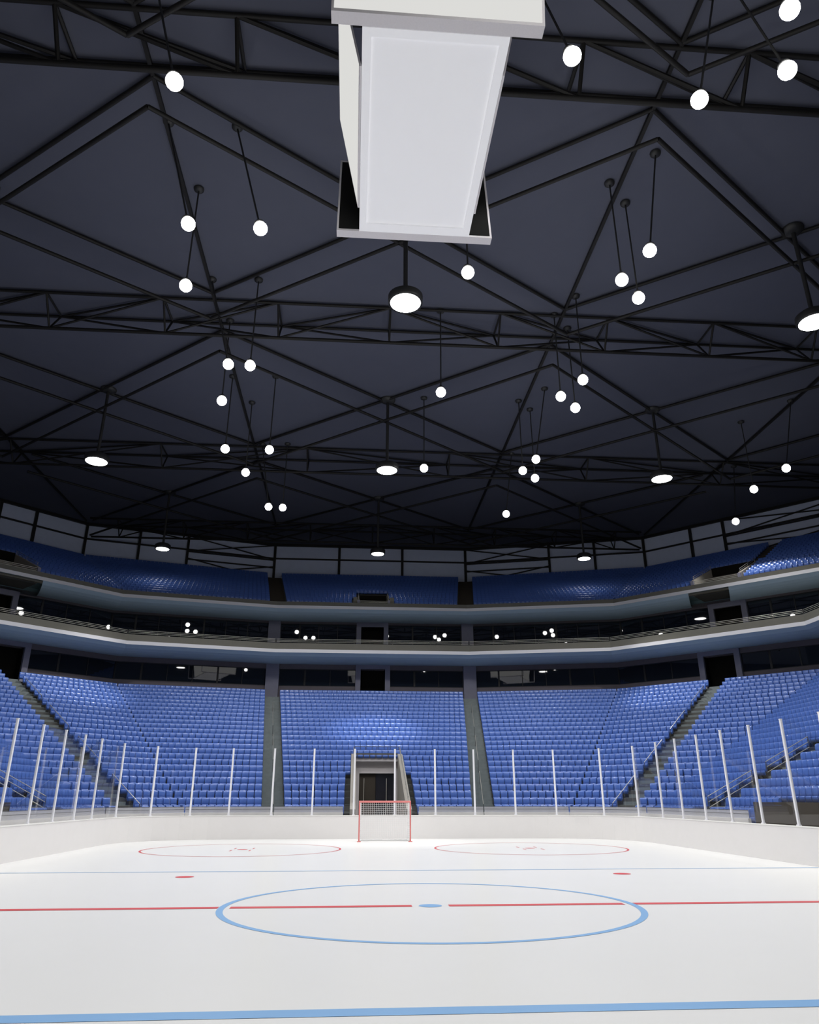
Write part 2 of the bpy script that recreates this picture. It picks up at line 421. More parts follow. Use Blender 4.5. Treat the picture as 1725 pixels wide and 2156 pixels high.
mb.box(((TX0 + TX1) / 2, TY + 3.0, 4.0), (3.1, 4.0, .1)); mb.build('passage', M['darkbrown'], tun)
for a, x0, x1 in ((0, -1.2, .02), (1, .02, 1.42)):
    d = MB().box(((x0 + x1) / 2, TY + .42, 1.93), (x1 - x0 - .02, .05, 3.86)).build('door_leaf', M['pan'] if a else M['darkbrown'], tun)
    MB().box(((x0 + x1) / 2 + (.1 if a else -.25), TY + .38, 1.9), (.05, .05, 3.3)).build('pull_bar', M['rail'], d)

# flat panels whose dark colour stands for shaded openings in the side stands
for s, nm in ((1, 'right'), (-1, 'left')):
    mb = MB(); x0 = 14.93
    mb.box((s * (x0 + .04), 11.4, 1.0), (.02, 5.2, 2.05)).build('opening_shade_panel', M['darkbrown'], kind='structure')

# ------------------------------------------------------------------ seats
PITCH = .455
def seat_shell():
    """backrest and folded pan as two small meshes, facing -Y, foot of the seat at the origin"""
    bk = MB(); cols = [(-.216, .0), (-.192, .024), (-.07, .034), (.07, .034), (.192, .024), (.216, .0)]
    pr = [(-.035, .33), (-.028, .60), (-.012, .775), (.006, .815), (.036, .842), (.075, .850), (.112, .832), (.085, .60), (.05, .33)]
    vs = []
    for i, (x, dy) in enumerate(cols):
        for y, z in pr: vs.append((x, y + dy, z - (.022 if i in (0, 5) and z > .7 else 0)))
    fs = []; m_ = len(pr)
    for i in range(len(cols) - 1):
        for j in range(m_): fs.append((i * m_ + j, i * m_ + (j + 1) % m_, (i + 1) * m_ + (j + 1) % m_, (i + 1) * m_ + j))
    bk.add(vs, [f[::-1] for f in fs], True)
    bk.add(vs, [tuple(range(m_)), tuple(range(6 * m_ - 1, 5 * m_ - 1, -1))])
    pn = MB(); vs = []; fs = []
    cols = [(-.195, .0), (-.07, -.018), (.07, -.018), (.195, .0)]
    pr = [(-.085, .24), (-.085, .44), (-.075, .475), (-.045, .482), (-.02, .28)]
    for x, dy in cols:
        for y, z in pr: vs.append((x, y + dy, z))
    m_ = len(pr)
    for i in range(3):
        for j in range(m_): fs.append((i * m_ + j, i * m_ + (j + 1) % m_, (i + 1) * m_ + (j + 1) % m_, (i + 1) * m_ + j))
    pn.add(vs, [f[::-1] for f in fs], True); pn.add(vs, [tuple(range(m_)), tuple(range(4 * m_ - 1, 3 * m_ - 1, -1))])
    st = MB()
    st.box((.210, -.01, .30), (.02, .10, .26)); st.box((.205, .03, .085), (.03, .05, .17))
    return bk, pn, st
BK, PN, ST = seat_shell()
seats = []      # (x, y, z, rz, block, row, index)
def fill(x0, x1, fn, rz, z, blk, row, rev=False):
    """seats along a run from x0 to x1 (distances), fn(d) -> (x, y)"""
    L = x1 - x0; nn = int(L / .449); pt = L / max(nn, 1)
    for i in range(nn):
        d = x0 + pt * (i + .5) if not rev else x1 - pt * (i + .5)
        x, y = fn(d); seats.append((x, y, z, rz, blk, row, i + 1))
for k in range(NR):
    P, A, B = S(k); z = tread(k)
    xin = 5.81 + .124 * k; xout = 7.20 + .124 * k
    inner_cut = (-2.17, 2.32) if k <= 5 else ((-1.83, 1.97) if k <= 8 else None)
    y = P[1] - .07
    if inner_cut:
        fill(-xin, inner_cut[0], lambda d: (d, y), 0, z, 'centre block left of the tunnel', k, True)
        fill(inner_cut[1], xin, lambda d: (d, y), 0, z, 'centre block right of the tunnel', k)
    else: fill(-xin, xin, lambda d: (d, y), 0, z, 'centre block', k)
    for s, sd in ((-1, 'left'), (1, 'right')):
        dx, dy = A[0] - P[0], A[1] - P[1]; L = math.hypot(dx, dy); ux, uy = dx / L, dy / L; ang = math.atan2(uy, ux)
        nx, ny = -uy, ux
        st = (xout - P[0]) / ux
        fill(st, L - .06, lambda d: (s * (P[0] + ux * d + nx * -.07), P[1] + uy * d - ny * .07), s * ang, z, f'{sd} end block', k)
        L2 = math.hypot(B[0] - A[0], B[1] - A[1]); q = 1 / math.sqrt(2); c = corner_al(k)
        f2 = lambda d: (s * (A[0] + q * d - q * .07), A[1] - q * d - q * .07)
        fill(.06, c - .70, f2, -s * math.pi / 4, z, f'{sd} corner block beside the end block', k, True)
        fill(c + .70, L2 - .06, f2, -s * math.pi / 4, z, f'{sd} corner block beside the side stand', k)
        f3 = lambda d: (s * (B[0] - .07), B[1] - d)
        ya, yb = 20.85, 18.95
        fill(.12, B[1] - ya, f3, -s * math.pi / 2, z, f'{sd} side stand beyond the steps', k, True)
        lim = 14.2 if k <= 1 else -6
        fill(B[1] - yb, B[1] - lim, f3, -s * math.pi / 2, z, f'{sd} side stand nearer than the steps', k)
# upper tier
for k in range(16):
    P, A, B = U(k); z = utread(k); y = P[1]
    ao = 9.1 + .145 * k; a1 = ao + 1.75
    cut = 2.2 if k <= 2 else (1.75 if k <= 5 else None)
    if cut:
        fill(-ao, -cut, lambda d: (d, y), 0, z, 'upper', k, True); fill(cut + .1, ao, lambda d: (d, y), 0, z, 'upper', k)
    else: fill(-ao, ao, lambda d: (d, y), 0, z, 'upper', k)
    for s in (-1, 1):
        dx, dy = A[0] - P[0], A[1] - P[1]; L = math.hypot(dx, dy); ux, uy = dx / L, dy / L; ang = math.atan2(uy, ux)
        fill((a1 - P[0]) / ux, L - .1, lambda d: (s * (P[0] + ux * d), P[1] + uy * d), s * ang, z, 'upper', k)
        L2 = math.hypot(B[0] - A[0], B[1] - A[1]); q = 1 / math.sqrt(2)
        f2 = lambda d: (s * (A[0] + q * d), A[1] - q * d)
        v0 = 8.1 + .15 * k; v1 = 13.1 + .15 * k
        if k <= 6: fill(.1, v0, f2, -s * math.pi / 4, z, 'upper', k, True); fill(v1, L2 - .1, f2, -s * math.pi / 4, z, 'upper', k)
        else: fill(.1, v1 - .9, f2, -s * math.pi / 4, z, 'upper', k, True); fill(v1 + .5, L2 - .1, f2, -s * math.pi / 4, z, 'upper', k)
        f3 = lambda d: (s * B[0], B[1] - d)
        fill(.1, 14, f3, -s * math.pi / 2, z, 'upper', k)
# the 300 that show largest stand as things of their own
rank = []
for i, (x, y, z, rz, blk, row, ix) in enumerate(seats):
    X, Y, d = px((x, y, z + .68))
    X2, Y2, _ = px((x, y, z + .3))
    if blk != 'upper' and d > 1 and 6 < X < 1719 and Y < 1700 and y > 6: rank.append((d, i))
rank.sort(); chosen = [i for _, i in rank[:300]]; cs = set(chosen)
me_b = BK.mesh('backrest', M['seat']); me_p = PN.mesh('seat_pan', M['seat']); me_s = ST.mesh('bracket', M['darkrail'])
def seat_label(blk, row, ix):
    a = ordn(row + 1) + ' row up'
    if 'tunnel' in blk: w = 'from the tunnel'
    elif 'steps' in blk: w = 'from the steps'
    elif 'corner' in blk: w = 'from the aisle'
    else: w = 'from the aisle'
    if blk == 'centre block': w = 'from the left aisle'
    return f'blue seat, {a}, {blk}, {ordn(ix)} {w}'
first = None
for i in chosen:
    x, y, z, rz, blk, row, ix = seats[i]
    if first is None:
        e = bpy.data.objects.new('stadium_seat', None); e.empty_display_size = .2; COL.objects.link(e)
        for nm, me in (('backrest', me_b), ('seat_pan', me_p), ('bracket', me_s)):
            o = bpy.data.objects.new(nm, me); COL.objects.link(o); o.parent = e
        first = e
    else:
        e = first.copy(); COL.objects.link(e)
        for ch in list(first.children):
            c = ch.copy(); COL.objects.link(c); c.parent = e
    e.location = (x, y, z); e.rotation_euler = (0, 0, rz)
    tag(e, seat_label(blk, row, ix), 'seat', 'blue seats of the lower stand')
rest = [s_ for i, s_ in enumerate(seats) if i not in cs]
sv = np.array(BK.v + PN.v); sf = list(BK.f) + [tuple(a + len(BK.v) for a in f) for f in PN.f]; ssm = BK.sm + PN.sm
nV = len(sv); N = len(rest); arr = np.array([(a[0], a[1], a[2], a[3]) for a in rest])
co = np.empty((N, nV, 3)); ca, sa = np.cos(arr[:, 3])[:, None], np.sin(arr[:, 3])[:, None]
co[:, :, 0] = arr[:, 0:1] + sv[None, :, 0] * ca - sv[None, :, 1] * sa
co[:, :, 1] = arr[:, 1:2] + sv[None, :, 0] * sa + sv[None, :, 1] * ca
co[:, :, 2] = arr[:, 2:3] + sv[None, :, 2]
lt = np.array([len(f) for f in sf]); li = np.concatenate([np.array(f) for f in sf])
me = bpy.data.meshes.new('stadium_seating'); me.vertices.add(N * nV); me.vertices.foreach_set('co', co.ravel())
loops = (li[None, :] + (np.arange(N) * nV)[:, None]).ravel(); tot = np.tile(lt, N); start = np.concatenate([[0], np.cumsum(tot)[:-1]])
me.loops.add(len(loops)); me.loops.foreach_set('vertex_index', loops.astype(np.int32))
me.polygons.add(len(tot)); me.polygons.foreach_set('loop_start', start.astype(np.int32)); me.polygons.foreach_set('loop_total', tot.astype(np.int32))
me.polygons.foreach_set('use_smooth', np.tile(np.array(ssm), N)); me.materials.append(M['seat']); me.update(calc_edges=True); me.validate()
so = bpy.data.objects.new('stadium_seating', me); COL.objects.link(so)
tag(so, 'distant banks of blue seats filling the lower stand and the upper tier', 'seats', kind='stuff')

# ------------------------------------------------------------------ handrails in the aisles
def handrail(label, pts, mt, h=.85, bars=1, r=.022):
    b0 = pts[0]; t = thing('stair_handrail', label, 'handrail', (b0[0], b0[1], b0[2]), 'handrails on the stand stairs')
    mb = MB()
    for j in range(bars):
        dz = h - j * .26
        for a, b in zip(pts[:-1], pts[1:]): mb.tube((a[0], a[1], a[2] + dz), (b[0], b[1], b[2] + dz), r, 6)
    mb.build('rail', mt, t)
    for q in (pts[0], pts[-1]): MB().tube((q[0], q[1], q[2] + .0), (q[0], q[1], q[2] + h), r, 6).build('post', M['darkrail'], t)
for s, sd in ((-1, 'left'), (1, 'right')):
    for i, (n0, n1) in enumerate(((0, 4), (6, 10), (12, 16), (18, 22))):
        f = corner_aisle(s); pts = []
        for n_ in (n0, n1):
            x, y = corner_pt(n_, corner_al(n_) - .62, s); pts.append((x, y, tread(n_)))
        handrail(f'thin handrail down the {sd} corner aisle, {ordn(i + 1)} length from the bottom', pts, M['rail'], .95)
    for i, (n0, n1) in enumerate(((0, 5), (7, 12), (14, 20))):
        f = end_aisle(s); a, b = f(n0), f(n1)
        handrail(f'thin centre handrail in the {sd} aisle of the end stand, {ordn(i + 1)} length up', [(a[0], a[1], tread(n0)), (b[0], b[1], tread(n1))], M['rail'], .9, 1, .018)
    for i, (n0, n1) in enumerate(((1, 4), (5, 8))):
        handrail(f'three bar handrail on the {sd} side stand steps, {("lower", "upper")[i]} length', [(s * (15.45 + .8354 * n_ - .1), 20.74, tread(n_)) for n_ in (n0, n1)], M['rail'], .9, 3, .02)

# ------------------------------------------------------------------ suite walls (two levels) on polylines
def pl_point(pl, i, d, off=0.0):
    a, b = Vector((*pl[i], 0)), Vector((*pl[i + 1], 0)); u = (b - a).normalized(); nrm = Vector((u.y, -u.x, 0))
    q = a + u * d + nrm * off; return q, math.atan2(u.y, u.x), (b - a).length
def wall_box(mb, pl, i, d0, d1, z0, z1, th, off):
    q, rz, L = pl_point(pl, i, (d0 + d1) / 2, off); mb.box((q.x, q.y, (z0 + z1) / 2), (d1 - d0, th, z1 - z0), rz)
WIN = [0]; DOOR = [0]
def suite_level(n, zfloor, zsill, ztop, zceil, dz_door, pil, dooral, side):
    pl = poly(S(n))
    bandm = MB(); sillm = MB()
    for i in range(7):
        L = pl_point(pl, i, 0)[2]
        wall_box(bandm, pl, i, -.1, L + .1, ztop, zceil + .3, .5, -.25)
    bandm.build(f'wall_{side}_band', M['band'], kind='structure'); 
    # openings per segment: centre segment index 3
    Lc = pl_point(pl, 3, 0)[2]; xm = Lc / 2
    blocks = {i: [] for i in range(7)}
    P = S(n)[0]
    blocks[3].append(('door', xm + .08 - 1.72, xm + .08 + 1.72))
    Lq = pl_point(pl, 5, 0)[2]
    blocks[5].append(('door', dooral[0], dooral[1])); blocks[1].append(('door', Lq - dooral[1], Lq - dooral[0]))
    Lw = pl_point(pl, 4, 0)[2]
    # pillars straddle the end of the centre segment
    for i in range(7):
        L = pl_point(pl, i, 0)[2]
        lo = .64 if i == 4 else 0.0; hi = L - .64 if i == 2 else L
        if i == 3: lo, hi = pil, L - pil
        runs = []; cur = lo
        for _, a, b in sorted(blocks[i]): runs.append((cur, a)); cur = b
        runs.append((cur, hi))
        for a, b in runs: wall_box(sillm, pl, i, a - (.1 if a == lo else 0), b + (.1 if b == hi else 0), zfloor - .6, zsill, .5, -.25)
        for a, b in runs:
            if b - a < .3: continue
            WIN[0] += 1
            npan = max(1, round((b - a) / 2.3)); w_ = (b - a) / npan
            fm = MB()
            wall_box(fm, pl, i, a, b, ztop - .06, ztop + .002, .12, -.06); wall_box(fm, pl, i, a, b, zsill - .002, zsill + .06, .12, -.06)
            win = fm.build(f'window_{WIN[0]}', M['mullion'], kind='structure')
            for k in range(npan):
                g_ = MB(); wall_box(g_, pl, i, a + k * w_ + .02, a + (k + 1) * w_ - .02, zsill + .05, ztop - .05, .03, -.10); g_.build('pane', M['suite'], win)
            for k in range(npan + 1):
                wd = .17 if k % 3 == 1 else .06; m_ = MB(); wall_box(m_, pl, i, a + k * w_ - wd / 2, a + k * w_ + wd / 2, zsill, ztop, .14, -.07); m_.build('mullion', M['mullion'], win)
        for _, a, b in blocks[i]:
            DOOR[0] += 1
            fm = MB(); zt = dz_door
            wall_box(fm, pl, i, a, a + .5, zfloor - .2, zceil - .02, .55, .02); wall_box(fm, pl, i, b - .5, b, zfloor - .2, zceil - .02, .55, .02)
            wall_box(fm, pl, i, a + .5, b - .5, zt, zceil - .02, .55, .02)
            d = fm.build(f'door_{DOOR[0]}', M['frame'], kind='structure')
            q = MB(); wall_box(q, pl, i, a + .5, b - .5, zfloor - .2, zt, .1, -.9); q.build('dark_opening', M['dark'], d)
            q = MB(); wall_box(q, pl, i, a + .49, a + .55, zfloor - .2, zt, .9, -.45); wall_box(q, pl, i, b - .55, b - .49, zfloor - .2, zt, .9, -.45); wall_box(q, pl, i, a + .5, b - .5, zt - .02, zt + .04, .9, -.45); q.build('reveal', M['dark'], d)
    sillm.build(f'wall_{side}_sill', M['band'], kind='structure')
    # dark lining straight behind the glass
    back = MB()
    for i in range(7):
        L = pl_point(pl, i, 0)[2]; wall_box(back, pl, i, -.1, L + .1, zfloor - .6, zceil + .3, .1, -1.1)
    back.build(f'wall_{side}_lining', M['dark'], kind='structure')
    for s in (-1, 1):
        MB().box((s * (P[0] + .02), P[1] - .15, (zfloor - .2 + zceil) / 2), (1.27, .7, zceil - zfloor + .2)).build('pillar', M['frame'], kind='structure')
suite_level(26.2, 11.0, 12.48, 14.14, 14.62, 14.18, .62, (7.93, 11.62), 'lower')
suite_level(31.3, 16.1, 17.2, 19.80, 20.03, 19.52, .62, (9.4, 13.0), 'middle')

# ------------------------------------------------------------------ balconies
def balcony(nf, nw, zb, zst, zpt, zw, name, deck_back, recess=None):
    F = poly(S(nf)); Wl = poly(S(nw)); F1 = poly(S(nf - .03))
    # soffit: curved from the fascia back to the wall
    mb = MB(); N_ = 9
    def soff(t): return lerp3(F, Wl, t), zb + (zw - zb) * (math.sin(t * math.pi / 2) if False else t ** 1.0) - .10 * math.sin(math.pi * t)
    def lerp3(a, b, t): return [(p[0] + (q[0] - p[0]) * t, p[1] + (q[1] - p[1]) * t) for p, q in zip(a, b)]
    rows = [(lerp3(F, Wl, i / N_), zb + (zw - zb) * (i / N_) - (.40 * math.sin(math.pi * (i / N_) ** .75))) for i in range(N_ + 1)]
    segs = range(7)
    rec = MB()
    for (p0, z0), (p1, z1) in zip(rows[:-1], rows[1:]):
        for i in segs:
            a0, a1, b0, b1 = (*p0[i], z0), (*p0[i + 1], z0), (*p1[i], z1), (*p1[i + 1], z1)
            if recess and i in (1, 5):
                L0 = math.dist(a0, a1); L1 = math.dist(b0, b1)
                r0, r1 = recess
                if i == 5: t0, t1 = (r0 / L0, r1 / L0), (r0 / L1, r1 / L1)
                else: t0, t1 = ((L0 - r1) / L0, (L0 - r0) / L0), ((L1 - r1) / L1, (L1 - r0) / L1)
                A0, A1 = lerp(a0, a1, t0[0]), lerp(a0, a1, t0[1]); B0, B1 = lerp(b0, b1, t1[0]), lerp(b0, b1, t1[1])
                mb.quad(a0, A0, B0, b0); mb.quad(A1, a1, b1, B1)
                zr = zb + .02
                rec.quad((*A0[:2], zr), (*A1[:2], zr), (*B1[:2], zr), (*B0[:2], zr))
                if p1 is rows[-1][0]: rec.quad((*B0[:2], zr), (*B1[:2], zr), (*B1[:2], zw - .1), (*B0[:2], zw - .1))
                rec.quad(A0, (*A0[:2], zr), (*B0[:2], zr), B0); rec.quad(A1, (*A1[:2], zr), (*B1[:2], zr), B1)
            else: mb.quad(a0, a1, b1, b0)
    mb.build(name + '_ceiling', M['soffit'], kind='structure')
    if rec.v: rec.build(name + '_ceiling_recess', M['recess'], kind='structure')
    pm = MB(); In = poly(S(nf + .25)); D = poly(S(deck_back))
    sweep(pm, [(F, zb + .01), (F, zpt), (In, zpt), (In, zpt - .9), (D, zpt - .9)])
    pm.build(name + '_slab', M['parapet'], kind='structure')
    st = MB(); sweep(st, [(F, zb), (F1, zb), (F1, zst), (F, zst)])
    st.build(name + '_trim', M['strip'], kind='structure')
    return F, In
F2, I2 = balcony(22.6, 26.2, 15.14, 15.46, 16.05, 14.62, 'middle_balcony', 31.3)
F3, I3 = balcony(27.7, 31.3, 20.64, 20.96, 21.36, 20.03, 'upper_balcony', 28.3, (7.75, 11.55))

# railing on the middle balcony: one length per straight
rnames = ['left side', 'left corner', 'left of centre', 'centre', 'right of centre', 'right corner', 'right side']
RLp = poly(S(22.72), 8.0)
for i in range(7):
    a, b = Vector((*RLp[i], 16.05)), Vector((*RLp[i + 1], 16.05)); L = (b - a).length; u = (b - a) / L
    c = (a + b) / 2
    t = thing('balcony_railing', f'three bar pale railing on the middle balcony parapet, {rnames[i]} stretch', 'railing', (c.x, c.y, 16.05), 'railings of the middle balcony')
    for dz in (.14, .27, .40):
        MB().tube(a + u * .03 + Vector((0, 0, dz)), b - u * .03 + Vector((0, 0, dz)), .020, 6).build('rail', M['rail'], t)
    npst = max(2, round(L / 3.8))
    for k in range(npst + 1):
        q = a + u * (.05 + (L - .1) * k / npst); MB().tube(q, q + Vector((0, 0, .41)), .03, 6).build('post', M['darkrail'], t)

# ------------------------------------------------------------------ upper tier
UR = 16
prof = [(poly(U(-.62)), 20.4)]
for k in range(UR): prof += [(poly(U(-.62 + k)), utread(k)), (poly(U(-.62 + k + 1 if k < UR - 1 else 15.9)), utread(k))]
mb = MB()
for j, ((p0, z0), (p1, z1)) in enumerate(zip(prof[:-1], prof[1:])):
    a, b = at_z(p0, z0), at_z(p1, z1); k0 = (j - 1) / 2 - .62 if j else -.62
    for i in range(7):
        A0, A1, B0, B1 = a[i], a[i + 1], b[i], b[i + 1]
        if (i == 3 and k0 < 4.4) or (i in (1, 5) and k0 < 5.8):
            def cutp(q0, q1, kk):
                L = math.dist(q0, q1)
                if i == 3: c0, h = L / 2 + .1, 1.6
                else: c0, h = 10.6 + .137 * (kk + .2), 2.2; c0 = c0 if i == 5 else L - c0
                return lerp(q0, q1, (c0 - h) / L), lerp(q0, q1, (c0 + h) / L)
            kk = k0; u0, u1 = cutp(A0, A1, kk); w0, w1 = cutp(B0, B1, kk + (1 if j % 2 else 0))
            mb.quad(A0, u0, w0, B0); mb.quad(u1, A1, B1, w1)
        else: mb.quad(A0, A1, B1, B0)
mb.build('upper_stand_slab', M['concrete'], kind='structure')
def up_aisle(s): return lambda n: (s * (9.97 + .145 * n), 59 + .92 * n, 0.0)
for s in (-1, 1): ring_flight('upper_aisle_steps', U, s, UR, .87, utread, M['darkbrown'])
for s in (-1, 1):
    def f(n, s=s):
        P, A, B = U(n); q = 1 / math.sqrt(2); al = 13.1 + .15 * n - .2
        return (s * (A[0] + q * al), A[1] - q * al, -s * math.pi / 4)
    flight('upper_aisle_steps', f, 7, UR, 1.3, utread, M['darkbrown'])
# openings (vomitories) of the upper tier
def vomitory(label, loc, rz, hw, depth, z0, hz, mt, wing):
    t = thing('upper_entrance', label, 'entrance', loc, 'entrances of the upper tier')
    ca, sa = math.cos(rz), math.sin(rz); W_ = lambda x, y, z: (loc[0] + x * ca - y * sa, loc[1] + x * sa + y * ca, z)
    def bx_(x0, x1, y0, y1, za, zb):
        c = W_((x0 + x1) / 2, (y0 + y1) / 2, (za + zb) / 2); return MB().box(c, (x1 - x0, y1 - y0, zb - za), rz)
    for sx in (-1, 1):
        mb = MB(); yy = [0, depth]; xo = sx * (hw + .25); xi = sx * hw
        zt = [z0 + .62, z0 + hz]
        P = [W_(xi, 0, z0 - .95), W_(xi, depth, z0 - .95), W_(xi, depth, zt[1]), W_(xi, 0, zt[0]), W_(xo, 0, z0 - .95), W_(xo, depth, z0 - .95), W_(xo, depth, zt[1]), W_(xo, 0, zt[0])]
        mb.add(P, [(0, 1, 2, 3), (7, 6, 5, 4), (3, 2, 6, 7), (0, 3, 7, 4), (1, 5, 6, 2)])
        mb.build('side_wall', mt, t)
        r = MB(); xr = sx * (hw + .12)
        for dz in (.18, .36): r.tube(W_(xr, .05, zt[0] + dz), W_(xr, depth - .05, zt[1] + dz), .02, 6)
        for q in (.05, .5, .95): r.tube(W_(xr, depth * q, zt[0] + (zt[1] - zt[0]) * q - .02), W_(xr, depth * q, zt[0] + (zt[1] - zt[0]) * q + .36), .018, 6)
        r.build('handrail', M['rail'], t)
        if wing: bx_(sx * (hw + .25) if sx > 0 else -hw - .25 - wing, sx * (hw + .25) + (wing if sx > 0 else 0), -.05, .25, z0 - .6, z0 + .85).build('wing_wall', mt, t)
    bx_(-hw - .2, hw + .2, 0, depth, z0 - 1.0, z0 - .9).build('landing', M['concrete'], t)
    bx_(-hw, hw, depth - .1, depth, z0 - .95, z0 + hz * .72).build('back_wall', mt, t)
    bx_(-hw, hw, depth - .35, depth + .05, z0 + hz * .72, z0 + hz).build('lintel', M['dark'], t)
    r = MB()
    for dz in (.12, .26, .40): r.tube(W_(-hw - .2, -.25, z0 + dz), W_(hw + .2, -.25, z0 + dz), .018, 6)
    r.build('front_rail', M['rail'], t)
    for sx in (-1, 1): bx_(sx * (hw + .12) - .14, sx * (hw + .12) + .14, -.35, -.1, z0 - .1, z0 + .48).build('front_pier', M['frame'], t)
    return t
vomitory('dark boxed entrance in the middle of the upper tier', (.1, 58.9, 0), 0, 1.5, 4.6, 21.36, 2.2, M['parapet'], .42)
q = 1 / math.sqrt(2)
for s, sd in ((-1, 'left'), (1, 'right')):
    P, A, B = U(-.2); al = 10.6
    vomitory(f'sunken entrance with sloping walls in the {sd} corner of the upper tier', (s * (A[0] + q * al), A[1] - q * al, 0), -s * math.pi / 4, 2.1, 6.0, 21.4, 3.1, M['vomwall'], 0)

# ------------------------------------------------------------------ outer wall, columns, roof
ZR = 33.0
wl = poly(WR); mb = MB()
mb.strip(at_z(wl, 20), at_z(wl, ZR + .1)); mb.build('wall_back', M['upwall'], kind='structure')
cols = []
def wpt(i, d, off=.2): q_, rz, L = pl_point(wl, i, d, off); return q_, rz
Lw = pl_point(wl, 4, 0)[2]; L45 = pl_point(wl, 5, 0)[2]
colpos = [(3, 0), (3, 8.3), (3, 16.5), (3, 24.8), (4, 10.9), (4, 16.6), (4, Lw), (5, 6.1), (5, 10.0), (5, L45), (2, Lw - 10.9), (2, Lw - 16.6), (2, 0), (1, L45 - 6.1), (1, L45 - 10.0), (1, 0.1)]
for i, d in colpos:
    q_, rz = wpt(i, d, .22); MB().box((q_.x, q_.y, 30.3), (.30, .30, 5.4), rz).build('wall_column', M['steel'], kind='structure')
gm = MB()
for i in range(1, 6):
    a, _ = wpt(i, 0, .25); b, _ = wpt(i, pl_point(wl, i, 0)[2], .25)
    gm.bar((a.x, a.y, 31.0), (b.x, b.y, 31.0), .17)
    gm.bar((a.x, a.y, ZR - .15), (b.x, b.y, ZR - .15), .3)
gm.build('wall_beam', M['steel'], kind='structure')
# cross bracing in alternate bays of the outer wall
bays = [(4, 0, 10.9, 'just right of the centre bays'), (2, Lw - 10.9, Lw, 'just left of the centre bays'), (5, 10.0, L45, 'in the far right corner'), (1, 0, L45 - 10.0, 'in the far left corner')]
for i, d0, d1, w_ in bays:
    a, _ = wpt(i, d0, .3); b, _ = wpt(i, d1, .3); c = (a + b) / 2
    t = thing('wall_bracing', f'black cross bracing on the upper back wall {w_}', 'bracing', (c.x, c.y, 29))
    V3 = lambda p_, z: (p_.x, p_.y, z)
    for z0, z1 in ((30.8, 32.75), (32.75, 30.8), (28.0, 29.9), (29.9, 28.0)): MB().bar(V3(a, z0), V3(b, z1), .12).build('diagonal', M['steel'], t)
    for z in (30.75, 29.75): MB().bar(V3(a, z), V3(b, z), .14).build('girt', M['steel'], t)

cp = [(-54, -30), (54, -30), (54, 49.6)] + [(52.4, 49.6), (34.2, 67.8), (12.4, 74), (-12.4, 74), (-34.2, 67.8), (-52.4, 49.6), (-54, 49.6)]
MB().prism(cp, ZR + .05, ZR + .35).build('ceiling', M['ceil'], kind='structure')

# lengthwise beams under the ceiling
for X in (-34.0, -11.65, 11.75, 34.0):
    MB().bar((X, -14, ZR - .12), (X, 66.5, ZR - .12), .18).build('roof_beam', M['steel'], kind='structure')

# triangular lattice trusses across the hall
TR = [(-10.9, -9.6, -8.3, 7.5, 'above the top edge of the picture'), (3.9, 5.2, 6.5, 7.45, 'nearest, just beyond the scoreboard'), (23.2, 24.5, 25.8, 7.47, 'second beyond the scoreboard'),
      (45.0, 46.35, 47.7, 13.5, 'third beyond the scoreboard'), (65.5, 66.7, 67.9, 7.5, 'farthest, by the back wall')]
ZTp, ZBt = ZR - .15, 31.0
for ti, (yn, yb, yf, pit, w_) in enumerate(TR):
    half = 52.0 if yf < 60 else 33.2
    if ti == 0: half = 26
    t = thing('roof_truss', f'black triangular lattice roof truss spanning the hall, {w_}', 'truss', (0, yb, ZTp), 'lattice trusses under the roof')
    rc = .125 if ti == 1 else .105
    MB().tube((-half, yn, ZTp), (half, yn, ZTp), rc, 8).build('top_chord', M['steel'], t)
    MB().tube((-half, yf, ZTp), (half, yf, ZTp), rc, 8).build('top_chord', M['steel'], t)
    MB().tube((-half, yb, ZBt), (half, yb, ZBt), rc + .01, 8).build('bottom_chord', M['steel'], t)
    off = 0 if pit < 10 else pit / 2
    xs = []; x = off
    while x <= half: xs += [x, -x]; x += pit
    xs = sorted(set(round(v, 3) for v in xs))
    r = .095 if ti == 1 else .07
    for x in xs:
        for a, b in (((x, yn, ZTp), (x, yb, ZBt)), ((x, yf, ZTp), (x, yb, ZBt)), ((x, yn, ZTp), (x, yf, ZTp))): MB().tube(a, b, r, 6).build('strut', M['steel'], t)
    for x0, x1 in zip(xs[:-1], xs[1:]):
        lo, hi = (x0, x1) if (x0 + x1) / 2 < 0 and ti != 1 else (x1, x0)     # low node, high node
        for a, b in (((lo, yb, ZBt), (hi, yn, ZTp)), ((lo, yf, ZTp), (hi, yn, ZTp)), ((lo, yf, ZTp), (hi, yb, ZBt))): MB().tube(a, b, r + .01, 6).build('diagonal', M['steel'], t)

